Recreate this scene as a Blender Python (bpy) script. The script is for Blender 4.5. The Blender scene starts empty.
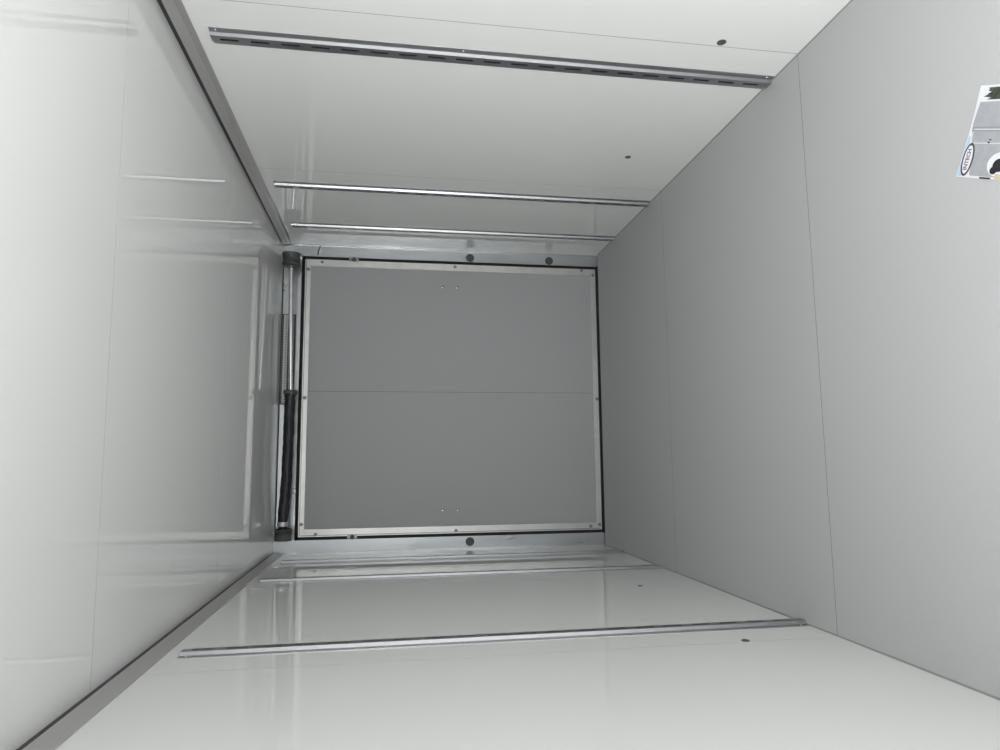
import bpy, math, random
from mathutils import Matrix, Vector
random.seed(4)
C = bpy.context.scene.collection

# ------------------------------------------------------------------ helpers
def tag(o, label=None, cat=None, group=None, kind=None):
    if label: o['label'] = label
    if cat: o['category'] = cat
    if group: o['group'] = group
    if kind: o['kind'] = kind
    return o

def empty(name, loc, **k):
    o = bpy.data.objects.new(name, None); C.objects.link(o)
    o.empty_display_size = .05; o.location = loc
    return tag(o, **k)

class MB:
    """collects shapes given in world metres and links them as ONE mesh object"""
    def __init__(s): s.v = []; s.f = []; s.m = []; s.sm = []
    def add(s, vs, fs, mi=0, smooth=False):
        n = len(s.v); s.v += [tuple(v) for v in vs]
        for f in fs: s.f.append([n+i for i in f]); s.m.append(mi); s.sm.append(smooth)
    def box(s, a, b, mi=0):
        x0, x1 = sorted((a[0], b[0])); y0, y1 = sorted((a[1], b[1])); z0, z1 = sorted((a[2], b[2]))
        s.add([(x0,y0,z0),(x1,y0,z0),(x1,y1,z0),(x0,y1,z0),(x0,y0,z1),(x1,y0,z1),(x1,y1,z1),(x0,y1,z1)],
              [(0,3,2,1),(4,5,6,7),(0,1,5,4),(1,2,6,5),(2,3,7,6),(3,0,4,7)], mi)
        return s
    def prism(s, poly, d, mi=0):
        """closed 3D outline pushed along d"""
        n = len(poly); d = Vector(d); P = [Vector(q) for q in poly]
        s.add(P+[q+d for q in P], [tuple(range(n))[::-1], tuple(range(n, 2*n))] +
              [(i, (i+1) % n, n+(i+1) % n, n+i) for i in range(n)], mi)
        return s
    def lathe(s, c, axis, prof, n=28, mi=0, smooth=True):
        """prof: list of (distance along axis, radius)"""
        c = Vector(c); a = Vector(axis).normalized(); t = Vector((0,0,1)) if abs(a.z) < .9 else Vector((1,0,0))
        u = a.cross(t).normalized(); w = a.cross(u)
        vs = []; fs = []
        for (h, r) in prof:
            for i in range(n):
                g = 2*math.pi*i/n; vs.append(c+a*h+(u*math.cos(g)+w*math.sin(g))*r)
        for k in range(len(prof)-1):
            for i in range(n): fs.append((k*n+i, k*n+(i+1) % n, (k+1)*n+(i+1) % n, (k+1)*n+i))
        s.add(vs, fs, mi, smooth)
        s.add(vs[:n], [tuple(range(n))[::-1]], mi); s.add(vs[-n:], [tuple(range(n))], mi)
        return s
    def tube(s, pts, rad, n=16, mi=0):
        P = [Vector(q) for q in pts]; vs = []; fs = []
        for k, q in enumerate(P):
            a = (P[min(k+1, len(P)-1)]-P[max(k-1, 0)]).normalized()
            t = Vector((0,0,1)) if abs(a.z) < .9 else Vector((1,0,0))
            u = a.cross(t).normalized(); w = a.cross(u)
            for i in range(n):
                g = 2*math.pi*i/n
                r = rad(k, g) if callable(rad) else rad
                vs.append(q+(u*math.cos(g)+w*math.sin(g))*r)
        for k in range(len(P)-1):
            for i in range(n): fs.append((k*n+i, k*n+(i+1) % n, (k+1)*n+(i+1) % n, (k+1)*n+i))
        s.add(vs, fs, mi, True)
        s.add(vs[:n], [tuple(range(n))[::-1]], mi); s.add(vs[-n:], [tuple(range(n))], mi)
        return s
    def build(s, name, mats, parent=None, origin=(0,0,0), **k):
        o3 = Vector(parent.location) if parent else Vector(origin)
        if parent and parent.parent: o3 = o3 + Vector(parent.parent.location)
        me = bpy.data.meshes.new(name)
        me.from_pydata([tuple(Vector(v)-o3) for v in s.v], [], s.f)
        for m in (mats if isinstance(mats, (list, tuple)) else [mats]): me.materials.append(m)
        for p, mi, sm in zip(me.polygons, s.m, s.sm): p.material_index = mi; p.use_smooth = sm
        me.update()
        import bmesh
        b = bmesh.new(); b.from_mesh(me); bmesh.ops.recalc_face_normals(b, faces=b.faces); b.to_mesh(me); b.free()
        o = bpy.data.objects.new(name, me); C.objects.link(o)
        if parent: o.parent = parent
        else: o.location = o3
        return tag(o, **k)

def mat(name, col, rough=.5, metal=0., noise=0., nscale=40., bump=0., bscale=60., stretch=(1,1,1), rvar=0., spec=.5):
    m = bpy.data.materials.new(name); m.use_nodes = True
    nt = m.node_tree; N = nt.nodes; L = nt.links; bs = N['Principled BSDF']
    bs.inputs['Base Color'].default_value = (*col, 1); bs.inputs['Roughness'].default_value = rough
    bs.inputs['Metallic'].default_value = metal
    bs.inputs['Specular IOR Level'].default_value = spec
    tc = N.new('ShaderNodeTexCoord'); mp = N.new('ShaderNodeMapping'); mp.inputs['Scale'].default_value = stretch
    L.new(tc.outputs['Object'], mp.inputs['Vector'])
    if noise:
        nz = N.new('ShaderNodeTexNoise'); nz.inputs['Scale'].default_value = nscale; nz.inputs['Detail'].default_value = 5
        L.new(mp.outputs[0], nz.inputs['Vector'])
        mr = N.new('ShaderNodeMapRange'); mr.inputs['From Min'].default_value = .3; mr.inputs['From Max'].default_value = .7
        mr.inputs['To Min'].default_value = 1-noise; mr.inputs['To Max'].default_value = 1+noise
        L.new(nz.outputs['Fac'], mr.inputs['Value'])
        vm = N.new('ShaderNodeVectorMath'); vm.operation = 'SCALE'; vm.inputs[0].default_value = col
        L.new(mr.outputs[0], vm.inputs['Scale']); L.new(vm.outputs[0], bs.inputs['Base Color'])
        if rvar:
            m2 = N.new('ShaderNodeMapRange'); m2.inputs['From Min'].default_value = .3; m2.inputs['From Max'].default_value = .7
            m2.inputs['To Min'].default_value = rough-rvar; m2.inputs['To Max'].default_value = rough+rvar
            L.new(nz.outputs['Fac'], m2.inputs['Value']); L.new(m2.outputs[0], bs.inputs['Roughness'])
    if bump:
        nb = N.new('ShaderNodeTexNoise'); nb.inputs['Scale'].default_value = bscale; nb.inputs['Detail'].default_value = 3
        L.new(mp.outputs[0], nb.inputs['Vector'])
        bm = N.new('ShaderNodeBump'); bm.inputs['Strength'].default_value = 1; bm.inputs['Distance'].default_value = bump
        L.new(nb.outputs['Fac'], bm.inputs['Height']); L.new(bm.outputs[0], bs.inputs['Normal'])
    return m

M = {}
M['white'] = mat('glossy_white_panel', (.835,.838,.82), .022)
M['ceil'] = mat('glossy_white_ceiling_panel', (.835,.838,.82), .022)
M['gap'] = mat('dark_joint', (.06,.06,.06), .7)
M['seam'] = mat('grey_joint_filler', (.14,.14,.14), .6)
M['floor'] = mat('grey_textured_floor', (.515,.512,.522), .5, noise=.05, nscale=420, bump=.0003, bscale=500)
M['doorpanel'] = mat('grey_textured_door_board', (.47,.47,.478), .55, noise=.05, nscale=420, bump=.0003, bscale=500)
M['galv'] = mat('mill_finish_aluminium_jamb', (.53,.555,.575), .33, .8, noise=.07, nscale=9, stretch=(1,1,.25), rvar=.08)
M['alu'] = mat('aluminium_edge_strip', (.70,.695,.68), .38, .75, noise=.06, nscale=14, rvar=.07)
M['rail'] = mat('galvanised_rail_steel', (.42,.425,.44), .35, 1.)
M['cove'] = mat('satin_aluminium_cove', (.60,.59,.575), .4, .75, noise=.03, nscale=60, stretch=(8,.3,8))
M['rubber'] = mat('black_rubber', (.012,.012,.013), .6)
M['drum'] = mat('dark_grey_cast_drum', (.10,.10,.105), .5, .3, noise=.1, nscale=40)
M['black'] = mat('black_metal', (.01,.01,.01), .5)
M['rod'] = mat('polished_steel_rod', (.8,.8,.8), .18, 1.)
M['sleeve'] = mat('black_nylon_sleeve', (.014,.013,.019), .42, noise=.3, nscale=50, bump=.006, bscale=24, stretch=(1,2,2))
M['screw'] = mat('zinc_screw', (.6,.6,.6), .25, 1.)
M['dark_screw'] = mat('dark_zinc_screw', (.3,.3,.3), .35, 1.)
M['plug'] = mat('grey_plastic_plug', (.085,.09,.095), .5)
M['bead'] = mat('grey_floor_edge', (.30,.30,.30), .5)
M['gap_shade'] = mat('dark_grey_gap_shade', (.03,.03,.032), .5)
M['slot_shade'] = mat('dark_slot_shade', (.03,.03,.03), .7)
M['strip'] = mat('dull_grey_bracket', (.30,.31,.32), .45, .5)
M['strip_light'] = mat('pale_grey_strip', (.68,.69,.70), .45, .2)
M['paper'] = mat('white_paper', (.80,.81,.84), .35)
M['p_sky'] = mat('print_pale_blue', (.50,.62,.80), .35)
M['p_body'] = mat('print_silver_grey', (.40,.41,.44), .35, noise=.06, nscale=60)
M['p_dark'] = mat('print_grey', (.30,.31,.34), .35)
M['p_line'] = mat('print_light_line', (.68,.69,.71), .35)
M['p_tree'] = mat('print_dark_foliage', (.06,.07,.05), .4, noise=.6, nscale=120)
M['p_black'] = mat('print_black', (.02,.02,.025), .35)
M['p_oval'] = mat('print_oval_border', (.05,.055,.075), .35)
M['p_yellow'] = mat('print_straw', (.62,.56,.33), .35)
M['p_letter'] = mat('print_letter', (.16,.14,.17), .35)

# ------------------------------------------------------------------ trailer box
W = .975; H = 2.1; YF = -6.1; T = .045        # half width, height, front end, wall thickness
G = .0013                                       # half joint width
seams = [-4.80, -3.58, -2.362, -1.148]
DY0, DY1, DZ0, DZ1 = -5.30, -4.42, .06, 1.92     # unseen side doorway in the left wall, added to let light in

def panels(mb, cuts, x0, x1, z0, z1):
    for c in cuts[1:-1]:
        if z1 > .5: mb.box((x0*1.0002+(.0002 if x0 > 0 else -.0002), c-G, z0), (x1, c+G, z1), 2)
        else: mb.box((x0, c-G, z0), (x1, c+G, z1-.0004), 2)
    for a, b in zip(cuts[:-1], cuts[1:]):
        mb.box((x0, a+G, z0), (x1, b-G, z1), 0)

for sgn, nm in ((1, 'wall_right'), (-1, 'wall_left')):
    mb = MB(); xi, xo = sgn*W, sgn*(W+.008)
    cuts = [YF-G]+seams+[.06+G]
    if sgn > 0:
        panels(mb, cuts, xi, xo, -.02, H+.02); mb.box((xo, YF, -.02), (sgn*(W+T), .06, H+.02), 1)
    else:
        c2 = [DY1-G]+seams[1:]+[.06+G]; panels(mb, c2, xi, xo, -.02, H+.02); mb.box((xo, DY1, -.02), (sgn*(W+T), .06, H+.02), 1)
        mb.box((xi, YF, -.02), (sgn*(W+T), DY0, H+.02))
        mb.box((xi, DY0, -.02), (sgn*(W+T), DY1, DZ0)); mb.box((xi, DY0, DZ1), (sgn*(W+T), DY1, H+.02))
    mb.build(nm, [M['white'], M['gap'], M['seam']], origin=(sgn*W, 0, 0), kind='structure')

# floor boards and ceiling sheets with hairline joints across the trailer
mb = MB(); cuts = [YF-G]+[-4.80, -3.58, -2.358, -1.142]+[-.022+G]
panels(mb, cuts, -W-.002, W+.002, -.006, 0); mb.box((-W-.002, YF, -.05), (W+.002, -.022, -.006), 1)
mb.build('floor', [M['floor'], M['gap'], M['seam']], kind='structure')

HR = 2.0885
mb = MB(); jo = [(YF, YF), (-4.95, -4.95), (-3.73, -3.73), (-2.535, -2.500), (-1.345, -1.292), (.058, .058)]   # y at right, at left
for (r0, l0), (r1, l1) in zip(jo[:-1], jo[1:]):
    g0 = G*.8; w = W+.002
    h1 = H if r1 < 0 else HR
    mb.prism([(-w, l0+g0, H), (w, r0+g0, H), (w, r1-g0, h1), (-w, l1-g0, h1)], (0, 0, .006))
    if r1 < 0: mb.prism([(-w, l1-g0, H+.0004), (w, r1-g0, H+.0004), (w, r1+g0, H+.0004), (-w, l1+g0, H+.0004)], (0, 0, .0056), 2)
mb.box((-W, YF, H+.006), (W, .058, H+.05), 1); mb.box((-W, -1.25, H), (W, .058, H+.006), 1)
mb.build('ceiling', [M['ceil'], M['gap'], M['seam']], origin=(0, 0, H), kind='structure')

MB().box((-W-T, YF-T, -.02), (W+T, YF, H+.02)).build('wall_front', M['white'], origin=(0, YF, 0), kind='structure')

# aluminium frame of the unseen doorway added as light source (behind the photographer)
mb = MB()
for a, b in (((-W-T-.01, DY0, DZ0), (-W+.004, DY0+.03, DZ1)), ((-W-T-.01, DY1-.03, DZ0), (-W+.004, DY1, DZ1)),
             ((-W-T-.01, DY0, DZ1-.03), (-W+.004, DY1, DZ1)), ((-W-T-.01, DY0, DZ0), (-W+.004, DY1, DZ0+.02))):
    mb.box(a, b)
mb.build('trim_6', M['alu'], origin=(-W, (DY0+DY1)/2, DZ0), kind='structure')

# thin grey strip along the floor edges
for sgn, nm in ((1, 'floor_edge_right'), (-1, 'floor_edge_left')):
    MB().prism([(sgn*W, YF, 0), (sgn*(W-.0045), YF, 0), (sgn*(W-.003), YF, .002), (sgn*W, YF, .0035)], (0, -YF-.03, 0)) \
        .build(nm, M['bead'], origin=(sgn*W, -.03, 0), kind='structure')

# cove moulding between walls and ceiling, with a dark strip painting the crease shade
for sgn, nm in ((1, 'trim_1'), (-1, 'trim_2')):
    x = sgn*W; i = -sgn
    zt = 2.083 if sgn > 0 else 2.080
    prof = [(x, 2.028), (x+i*.003, 2.028), (x+i*.006, 2.044), (x+i*.0095, 2.047), (x+i*.0115, zt), (x, zt)] if sgn > 0 else [(x, 2.028), (x+i*.004, 2.028), (x+i*.0105, zt), (x, zt)]
    c = MB().prism([(a, YF, z) for a, z in prof], (0, -YF-.02, 0)).build(nm, M['cove'], origin=(x, -.02, 2.028), kind='structure')
    MB().prism([(a, YF, z) for a, z in [(x, zt), (x+i*.009, zt), (x+i*.004, H), (x, H)]], (0, -YF-.02, 0)) \
        .build('gap_shade_strip', M['gap_shade'], parent=c, label='dark strip painted for the shaded gap at the ceiling')

# ------------------------------------------------------------------ rear frame
OX = .8975; OZ = 1.960      # half width and top of the opening
for sgn, nm, discs in ((1, 'trim_3', (.879, .337)), (-1, 'trim_4', (.886,))):
    j = MB().box((sgn*OX, 0, -.03), (sgn*W, .06, 2.1))
    
    o = j.build(nm, M['galv'], origin=(sgn*OX, 0, 0), kind='structure')
    MB().box((sgn*(W-.007), -.008, 0), (sgn*W, 0, 2.02)).build('corner_lip', M['screw'], parent=o, label='bright thin lip along the wall corner')
    for z in discs:
        MB().lathe((.926 if sgn > 0 else -.932, 0, z), (0, -1, 0), [(0, .0275), (.002, .0275), (.004, .0255), (.0045, .02), (.0035, .018), (.0035, .004)]) \
            .build('round_plug', M['plug'], parent=o, label='dark grey round plug set in the jamb')
hd = MB().box((-OX, .045, OZ), (OX, .06, H))
hd.box((-OX, -.004, OZ), (OX, .045, OZ+.006)); hd.box((-OX, -.004, OZ), (OX, .003, OZ+.03)); hd.box((-OX, .003, OZ+.024), (OX, .045, OZ+.03))

hd.build('trim_5', M['galv'], origin=(0, 0, OZ), kind='structure')
MB().box((-OX, .0405, HR-.005), (OX, .0448, HR+.002)).build('header_gap_shade', M['rubber'], parent=bpy.data.objects['trim_5'], label='black strip painted for the shaded gap between header and ceiling')  # black strip puts the shade of the header gap into colour

# ramp door: board, four mitred edge strips, seal, screws
d = empty('door_1', (0, .01, 0), kind='structure')
IX, IZ0, IZ1 = .8775, .013, 1.945
sx, sz0, sz1 = .833, .048, 1.911
MB().box((-sx-.02, .008, sz0-.03), (sx+.02, .045, sz1+.03)).build('door_board', M['doorpanel'], parent=d)
MB().box((.0212, .0073, .04), (.0228, .0081, 1.91)).build('board_joint', M['gap'], parent=d)
def strip(pts, y0=0.0, y1=.02):
    return MB().prism([(a, y0, b) for a, b in pts], (0, y1-y0, 0)).build('edge_strip', M['alu'], parent=d, label='bright aluminium edge strip')
e = .0018
strip([(-IX, IZ1), (IX, IZ1), (sx, sz1), (-sx, sz1)])
strip([(-IX, IZ0), (IX, IZ0), (sx, sz0), (-sx, sz0)])
strip([(IX, IZ0+e), (IX, IZ1-e), (sx, sz1-e), (sx, sz0+e)])
strip([(-IX, IZ0+e), (-IX, IZ1-e), (-sx, sz1-e), (-sx, sz0+e)])
se = MB()
se.box((-OX, .012, IZ1), (OX, .05, OZ)); se.box((-OX, .012, -.03), (-IX, .05, OZ)); se.box((IX, .012, -.03), (OX, .05, OZ))
se.box((-OX, -.02, -.03), (OX, .05, IZ0-.011)); se.box((-OX, .003, 0), (OX, .05, IZ0))
se.box((-IX+.006, -.0008, IZ1-.0085), (IX-.006, .002, IZ1-.0065)); se.box((-IX+.0065, -.0008, .03), (-IX+.009, .002, IZ1-.008))
# thin raised lips of the seal, with the folded edge seen along the jambs
se.box((-OX, .004, -.02), (-OX+.006, .012, OZ)); se.box((OX-.006, .004, -.02), (OX, .012, OZ)); se.box((-OX, .004, OZ-.005), (OX, .012, OZ))
se.build('door_seal', M['rubber'], parent=d, label='black rubber seal around the ramp door')
def screw(x, z, y=0., r=.0105, m='dark_screw', parent=d, ax=(0, -1, 0), name='screw'):
    MB().lathe((x, y, z), ax, [(0, r), (.0015, r), (.004, r*.62), (.0045, r*.3)], n=14).build(name, M[m], parent=parent)
for (x, z) in [(.861, .98), (.861, 1.84), (-.861, .975), (.868, .11), (.835, .030), (-.855, .09), (-.845, .030), (-.864, 1.84),
               (.81, 1.925), (-.80, 1.926), (-.02, 1.926), (-.018, .024)]:
    screw(x, z)
for (x, z) in [(.722, 1.06), (.722, .967), (-.738, 1.058), (-.738, .962)]:
    screw(x, z, y=.008, r=.0105, m='screw')

# latch cams bolted by the seal on both door sides
for sgn, z, lab in ((1, 1.64, 'small dark cable cam on the ramp door edge near the upper drum'),
                    (-1, 1.62, 'small dark cable cam on the ramp door edge near the strapped end of the spring')):
    t = empty('cable_cam', (sgn*.885, 0, z), label=lab, cat='bracket', group='cable cams on the ramp door edge')
    MB().lathe((sgn*.885, 0, z), (0, -1, 0), [(0, .014), (.008, .014), (.011, .010)], n=18).build('cam', M['drum'], parent=t)
    MB().box((sgn*.872, -.005, z-.03), (sgn*.893, 0, z+.03)).build('cam_plate', M['dark_screw'], parent=t)

# ------------------------------------------------------------------ spring over the door
SY = -.10
sp = empty('door_spring', (0, SY, 1.99), label='long door counterbalance with steel rod, black sleeve and two end drums under the ceiling', cat='door spring')
def drum(x0, x1, zc, R0):
    s = 1 if x1 > x0 else -1; Lh = abs(x1-x0)
    dr = MB().lathe((x0, SY, zc), (s, 0, 0), [(0, R0-.006), (.003, R0), (.014, R0), (.016, R0-.004), (Lh*.8, R0-.004), (Lh*.84, R0), (Lh, R0)], n=40) \
        .build('cable_drum', M['drum'], parent=sp, label='dark grey cable drum')
    MB().lathe((x0-s*.004, SY, zc), (s, 0, 0), [(0, R0-.009), (.0045, R0-.007)], n=32).build('drum_face', M['black'], parent=dr)
    return dr
drum(.800, .878, 2.017, .057); drum(-.818, -.885, 2.016, .050)
MB().lathe((.792, SY, 2.018), (1, 0, 0), [(0, .012), (.004, .017), (.012, .017)], n=20).build('collar', M['screw'], parent=sp)
MB().tube([(.80, SY, 2.0185), (.60, SY, 2.0145), (.40, SY, 2.009), (.2, SY, 2.004), (.0, SY, 1.999)], .0135, n=20).build('rod', M['rod'], parent=sp, label='bright steel rod')
# end brackets that carry the shaft
for s_, zc in ((1, 2.019), (-1, 2.014)):
    b = MB().box((s_*.889, SY-.018, zc-.02), (s_*.895, .045, zc+.03)); b.box((s_*.889, .038, zc-.045), (s_*.912, .045, zc+.06))
    b.box((s_*.882, SY-.008, zc-.008), (s_*.897, SY+.008, zc+.008))
    b.build('end_bracket', M['galv'], parent=sp)
pts = []; Kn = 70
for k in range(Kn+1):
    t = k/Kn; x = .0 - t*.775
    key = [(0, 2.000), (.2, 2.003), (.37, 2.004), (.68, 2.007), (.85, 2.015), (1, 2.022)]
    for (a, za), (b_, zb) in zip(key[:-1], key[1:]):
        if a <= t <= b_ + 1e-6: z = za+(zb-za)*(t-a)/(b_-a)
    pts.append((x, SY, z))
ph = [random.uniform(0, 6.28) for _ in range(6)]
def slv(k, g):
    t = k/Kn
    r = .0315+.0009*math.sin(k*.45+2*g+ph[0])+.0008*math.sin(k*1.1-3*g+ph[1])+.0007*math.sin(k*.5+5*g+ph[2])
    if t < .04: r += .008*(1-t/.04)
    if t > .93: r *= 1-.12*(t-.93)/.07
    return r
sl = MB().tube(pts, slv, n=36).build('sleeve', M['sleeve'], parent=sp, label='wrinkled black sleeve over the coil')
MB().lathe((.016, SY, 1.9985), (-1, 0, 0), [(0, .040), (.004, .044), (.02, .044), (.026, .039)], n=32).build('sleeve_collar', M['drum'], parent=sp)
MB().lathe((-.775, SY, 2.022), (-1, 0, 0), [(0, .031), (.006, .033), (.012, .031), (.02, .033), (.026, .031)], n=32).build('end_band', M['alu'], parent=sp, label='pale band at the sleeve end')
MB().lathe((-.80, SY, 2.019), (-1, 0, 0), [(0, .024), (.02, .024)], n=24).build('end_cone', M['black'], parent=sp)

# slotted plate on the header behind the rod
br = empty('perforated_bracket', (.23, .034, 2.0), label='long grey perforated plate on the header behind the steel rod', cat='bracket')
x0, x1 = -.06, .52
MB().box((x0, .036, 1.999), (x1, .045, 2.081)).build('back_plate', M['drum'], parent=br)
mb = MB(); z0, z1 = 2.046, 2.072; n = 34; px = (x1-x0-.012)/n
for k in range(n):                                    # a row of round-cornered holes
    a = x0+.006+k*px; b = a+px; h0, h1 = a+px*.3, a+px*.7; y0, y1 = .030, .0335
    mb.box((a, y0, z0), (h0, y1, z1)); mb.box((h1, y0, z0), (b, y1, z1))
    mb.box((h0, y0, z0), (h1, y1, z0+.006)); mb.box((h0, y0, z0+.0135), (h1, y1, z1))
mb.box((x0+.006, .0335, z0), (x1-.006, .036, z0+.003)); mb.box((x0+.006, .0335, z1-.003), (x1-.006, .036, z1))
mb.build('perforated_strip', M['strip_light'], parent=br, label='pale strip with a row of small holes')
MB().box((x0+.006, .028, 2.008), (x1-.006, .036, 2.034)).build('channel', M['strip'], parent=br)

# wire end by the upper corner of the ramp door
MB().tube([(.905, -.004, 1.868), (.930, -.010, 1.866), (.952, -.013, 1.858), (.964, -.012, 1.852)], .0028, n=8) \
    .build('loose_wire', M['black'], origin=(.905, -.004, 1.868), label='short dark wire end poking out beside the upper corner of the ramp door', cat='wire')

# ------------------------------------------------------------------ slotted rails, three on each wall
Z0, Z1 = .002, 1.983; hh = .0112; tk = .0016
def rail_meshes(sgn):
    X = lambda h: -sgn*h
    mb = MB()
    def plate(y0, h0, y1, h1, za, zb, th=tk):
        d_ = Vector((h1-h0, y1-y0)); d_.normalize(); nx, ny = d_.y*th, -d_.x*th     # thickness towards the wall
        pr = [(h0, y0), (h1, y1), (h1-abs(nx), y1), (h0-abs(nx), y0)] if abs(h1-h0) < 1e-6 else [(h0, y0), (h1, y1), (h1, y1-ny*1.0), (h0, y0-ny*1.0)]
        mb.prism([(X(a), b, za) for a, b in pr], (0, 0, zb-za))
    fl, s0, s1 = -.041, -.0185, -.0138            # flange edge, foot and shoulder of the near side
    f1, g1, g2 = .0215, .024, .045               # far shoulder, foot, flange edge
    mb.box((X(0), fl, Z0), (X(tk), s0, Z1)); mb.box((X(0), g1, Z0), (X(tk), g2, Z1))
    mb.prism([(X(a), b, Z0) for a, b in [(0, s0), (hh, s1), (hh-tk, s1+tk), (0, s0+tk)]], (0, 0, Z1-Z0))
    mb.prism([(X(a), b, Z0) for a, b in [(0, g1), (hh, f1), (hh-tk, f1-tk), (0, g1-tk)]], (0, 0, Z1-Z0))
    # face with twenty slots
    ys0, ys1 = .001, .0105
    mb.box((X(hh), s1, Z0), (X(hh-tk), ys0, Z1)); mb.box((X(hh), ys1, Z0), (X(hh-tk), f1, Z1))
    z = Z0
    for k in range(20):
        c = .076+.0974*k
        mb.box((X(hh), ys0, z), (X(hh-tk), ys1, c-.030)); z = c+.030
    mb.box((X(hh), ys0, z), (X(hh-tk), ys1, Z1))
    # near-black lining that paints the shade inside the slots
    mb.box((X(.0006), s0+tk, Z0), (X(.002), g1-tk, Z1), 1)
    return mb
groups = {1: 'slotted rails on the wall at the top of the photo', -1: 'slotted rails on the wall at the bottom of the photo'}
where = ['nearest the camera', 'middle one of three', 'farthest, beside the door frame']
side = {1: 'on the upper white wall', -1: 'on the lower white wall'}
for sgn in (1, -1):
    proto = None
    for i, y in enumerate((-2.182, -.965, -.372)):
        if proto is None:
            r = empty('wall_rail', (sgn*W, y, 0))
            mb = rail_meshes(sgn); mb.v = [(a+sgn*W, b+y, c) for a, b, c in mb.v]
            mb.build('slotted_channel', [M['rail'], M['slot_shade']], parent=r)
            for z in (1.962, 1.155, .03):
                MB().lathe((sgn*(W-tk), y-.030, z), (-sgn, 0, 0), [(0, .0048), (.0012, .0048), (.0026, .003)], n=12).build('rivet', M['screw'], parent=r)
            proto = r
        else:
            r = proto.copy(); C.objects.link(r); r.location = (sgn*W, y, 0)
            for ch in list(proto.children):
                c = ch.copy(); C.objects.link(c); c.parent = r
        tag(r, 'galvanised slotted rail '+side[sgn]+', '+where[i], 'rail', groups[sgn])

# plugs low on the walls
for (sgn, y, z, lab) in ((1, -2.385, .297, 'dark round plug near the nearest rail on the upper wall of the photo'),
                         (1, -1.505, .312, 'small dark round plug between two rails on the upper white wall'),
                         (-1, -2.352, .306, 'dark round plug beside the nearest rail on the lower wall of the photo'),
                         (-1, -1.431, .296, 'small dark round plug between two rails on the lower wall of the photo')):
    r = (.0155 if sgn > 0 else .0125) if y < -2 else (.014 if sgn > 0 else .011)
    MB().lathe((sgn*W, y, z), (-sgn, 0, 0), [(0, r), (.0015, r), (.0025, r*.85), (.0018, r*.7), (.0018, r*.1)], n=24) \
        .build('wall_plug', M['plug'], origin=(sgn*W, y, z), label=lab, cat='plug', group='dark plugs low on the side walls')

# ------------------------------------------------------------------ printed leaflet on the floor
A = Vector((.271, -2.954)); U = Vector((.89347, -.44912)); V = Vector((-.44912, -.89347))
lf = empty('leaflet', (A.x, A.y, 0), label='white printed leaflet with a trailer picture and oval emblem lying on grey floor', cat='leaflet')
P = lambda u, v, z: ((A+U*u+V*v).x, (A+U*u+V*v).y, z)
mb = MB()
# the sheet, its left edge slightly waved
n = 12; edge = [(.2095*k/n, -.0015-.0035*math.sin(math.pi*k/n)*(-1)) for k in range(n+1)]
mb.prism([P(u, v, .0004) for u, v in edge+[(.2095, .279), (0, .279)]], (0, 0, .0006))
mb.build('sheet', M['paper'], parent=lf)
def pr(name, pts, m, z, **k):
    return MB().prism([P(u, v, z) for u, v in pts], (0, 0, .00015)).build(name, M[m], parent=lf, **k)
pr('printed_sky', [(.001, .001), (.045, .0025), (.095, .0045), (.095, .010), (.060, .014), (.004, .018)], 'p_sky', .00105, label='pale blue printed sky')
pr('printed_trailer', [(.005, .040), (.012, .036), (.045, .034), (.077, .020), (.1145, .0085), (.126, .007), (.1726, .011), (.1726, .20), (.005, .20)], 'p_body', .00122, label='silver grey printed trailer')
pr('printed_panel', [(.106, .010), (.117, .009), (.117, .20), (.106, .20)], 'p_dark', .0014)
pr('printed_door_line', [(.1123, .0141), (.1123, .20), (.1096, .20), (.1096, .0155)], 'p_line', .0016)
pr('printed_door_line', [(.081, .025), (.081, .20), (.0787, .20), (.0787, .025)], 'p_line', .0014)
pr('printed_door_line', [(.081, .0141), (.1096, .0141), (.1096, .0160), (.081, .0160)], 'p_line', .0014)
rg = random.Random(2); f = [(.177, .028)]
for k in range(9): f.append((.178+.0032*k, .028+rg.uniform(-.010, .006)+ (.006 if k%2 else -.003)))
pr('printed_trees', f+[(.207, .20), (.177, .20)], 'p_tree', .0014, label='dark printed foliage')
ell = lambda cu, cv, a, b, n=32: [(cu+a*math.cos(2*math.pi*i/n), cv+b*math.sin(2*math.pi*i/n)) for i in range(n)]
pr('wheel_arch', ell(.034, .118, .028, .036), 'paper', .00145)
pr('printed_wheel', ell(.032, .116, .015, .018), 'p_black', .0017)
pr('printed_wheel', ell(.020, .104, .009, .010), 'p_black', .0019)
pr('printed_bar', [(.0035, .0689), (.0035, .1011), (-.0002, .1024), (-.0002, .0707)], 'p_black', .0014)
pr('printed_ground', [(.0125, .112), (.0125, .20), (.0005, .20), (.0005, .113)], 'p_yellow', .00165)
pr('printed_latch', ell(.0815, .069, .0022, .0028, 12), 'p_black', .0019)
pr('printed_latch', ell(.088, .0715, .0016, .0028, 12), 'p_black', .0019)
pr('emblem_border', ell(.0415, .0205, .0385, .0165), 'p_oval', .0016, label='dark oval emblem border')
pr('emblem_field', ell(.0415, .0205, .0330, .0120), 'paper', .0019)
cu = bpy.data.curves.new('emblem_letters', 'FONT'); cu.body = 'INTECH'; cu.align_x = 'CENTER'; cu.align_y = 'CENTER'
cu.size = .0150; cu.extrude = .0001; cu.offset = .0005; cu.space_character = 1.02
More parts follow.
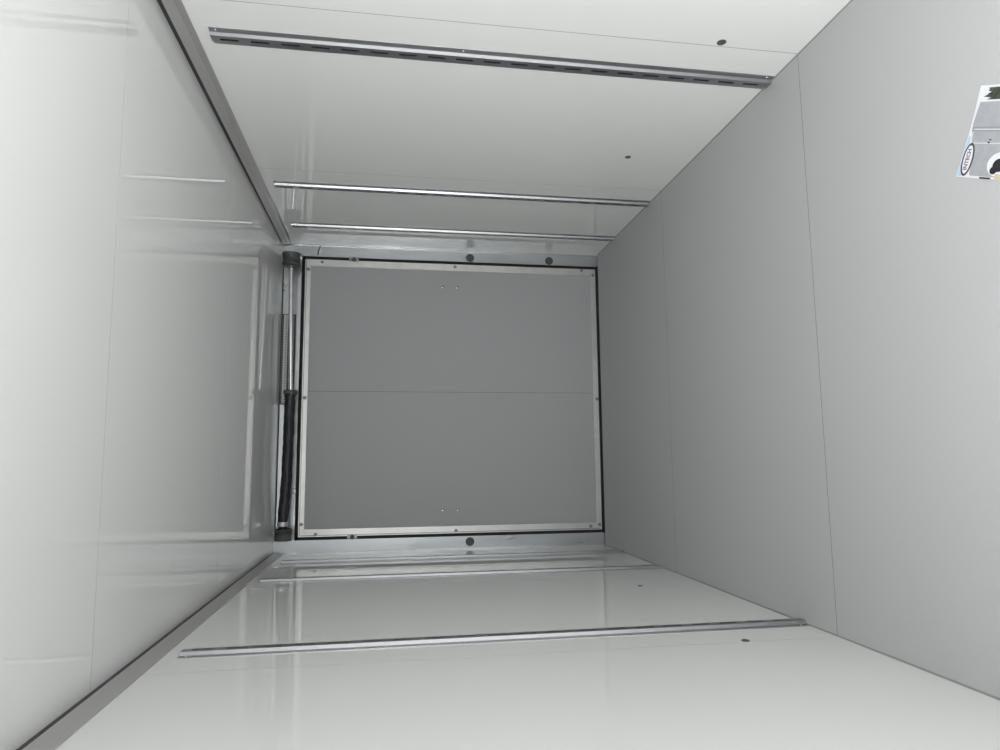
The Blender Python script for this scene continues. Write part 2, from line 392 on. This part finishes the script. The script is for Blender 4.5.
to = bpy.data.objects.new('tmp_letters', cu); C.objects.link(to)
bpy.context.view_layer.update()
me = bpy.data.meshes.new_from_object(to.evaluated_get(bpy.context.evaluated_depsgraph_get()))
bpy.data.objects.remove(to)
me.name = 'emblem_letters'; me.materials.clear(); me.materials.append(M['p_letter'])
c0 = P(.0415, .0205, .00215)
for v in me.vertices:
    q = v.co.copy(); pu = .0415+q.x*.92; pv = .0205-q.y
    v.co = Vector(P(pu, pv, .0022+q.z))-Vector(lf.location)
o = bpy.data.objects.new('emblem_letters', me); C.objects.link(o); o.parent = lf

# ------------------------------------------------------------------ plain sky, and an area light added at the unseen side doorway
w = bpy.data.worlds.new('daylight'); bpy.context.scene.world = w; w.use_nodes = True
w.node_tree.nodes['Background'].inputs[0].default_value = (.93, .97, 1, 1); w.node_tree.nodes['Background'].inputs[1].default_value = 1.0
la = bpy.data.lights.new('added_doorway_light', 'AREA'); la.shape = 'RECTANGLE'; la.size = DZ1-DZ0-.06; la.size_y = DY1-DY0-.06
la.energy = 112; la.color = (.97, .99, 1)
lo = bpy.data.objects.new('added_doorway_light', la); C.objects.link(lo)
lo.location = (-W-T-.16, (DY0+DY1)/2, (DZ0+DZ1)/2); lo.rotation_euler = (0, -math.pi/2+math.radians(24), math.radians(18))

# ------------------------------------------------------------------ camera (held sideways, slightly pitched)
cam = bpy.data.cameras.new('camera'); co = bpy.data.objects.new('camera', cam); C.objects.link(co)
cam.sensor_width = 36; cam.lens = 673.66*36/1000; cam.clip_start = .02
R = ((-.008973114758927673, .9921159545236763, -.12500166395331605), (-.15730967897715936, -.12485069425742719, -.979625422824225), (-.9875085559688211, .010873680288342086, .15718974192154123))
m4 = Matrix(R).to_4x4(); m4.translation = Vector((-.41856521257156765, -4.357198091523688, 1.3821707327012172))
co.matrix_world = m4
sc = bpy.context.scene; sc.camera = co
sc.view_settings.view_transform = 'Standard'; sc.view_settings.look = 'None'; sc.view_settings.gamma = 1
sc.view_settings.use_curve_mapping = False; sc.view_settings.exposure = 0.0
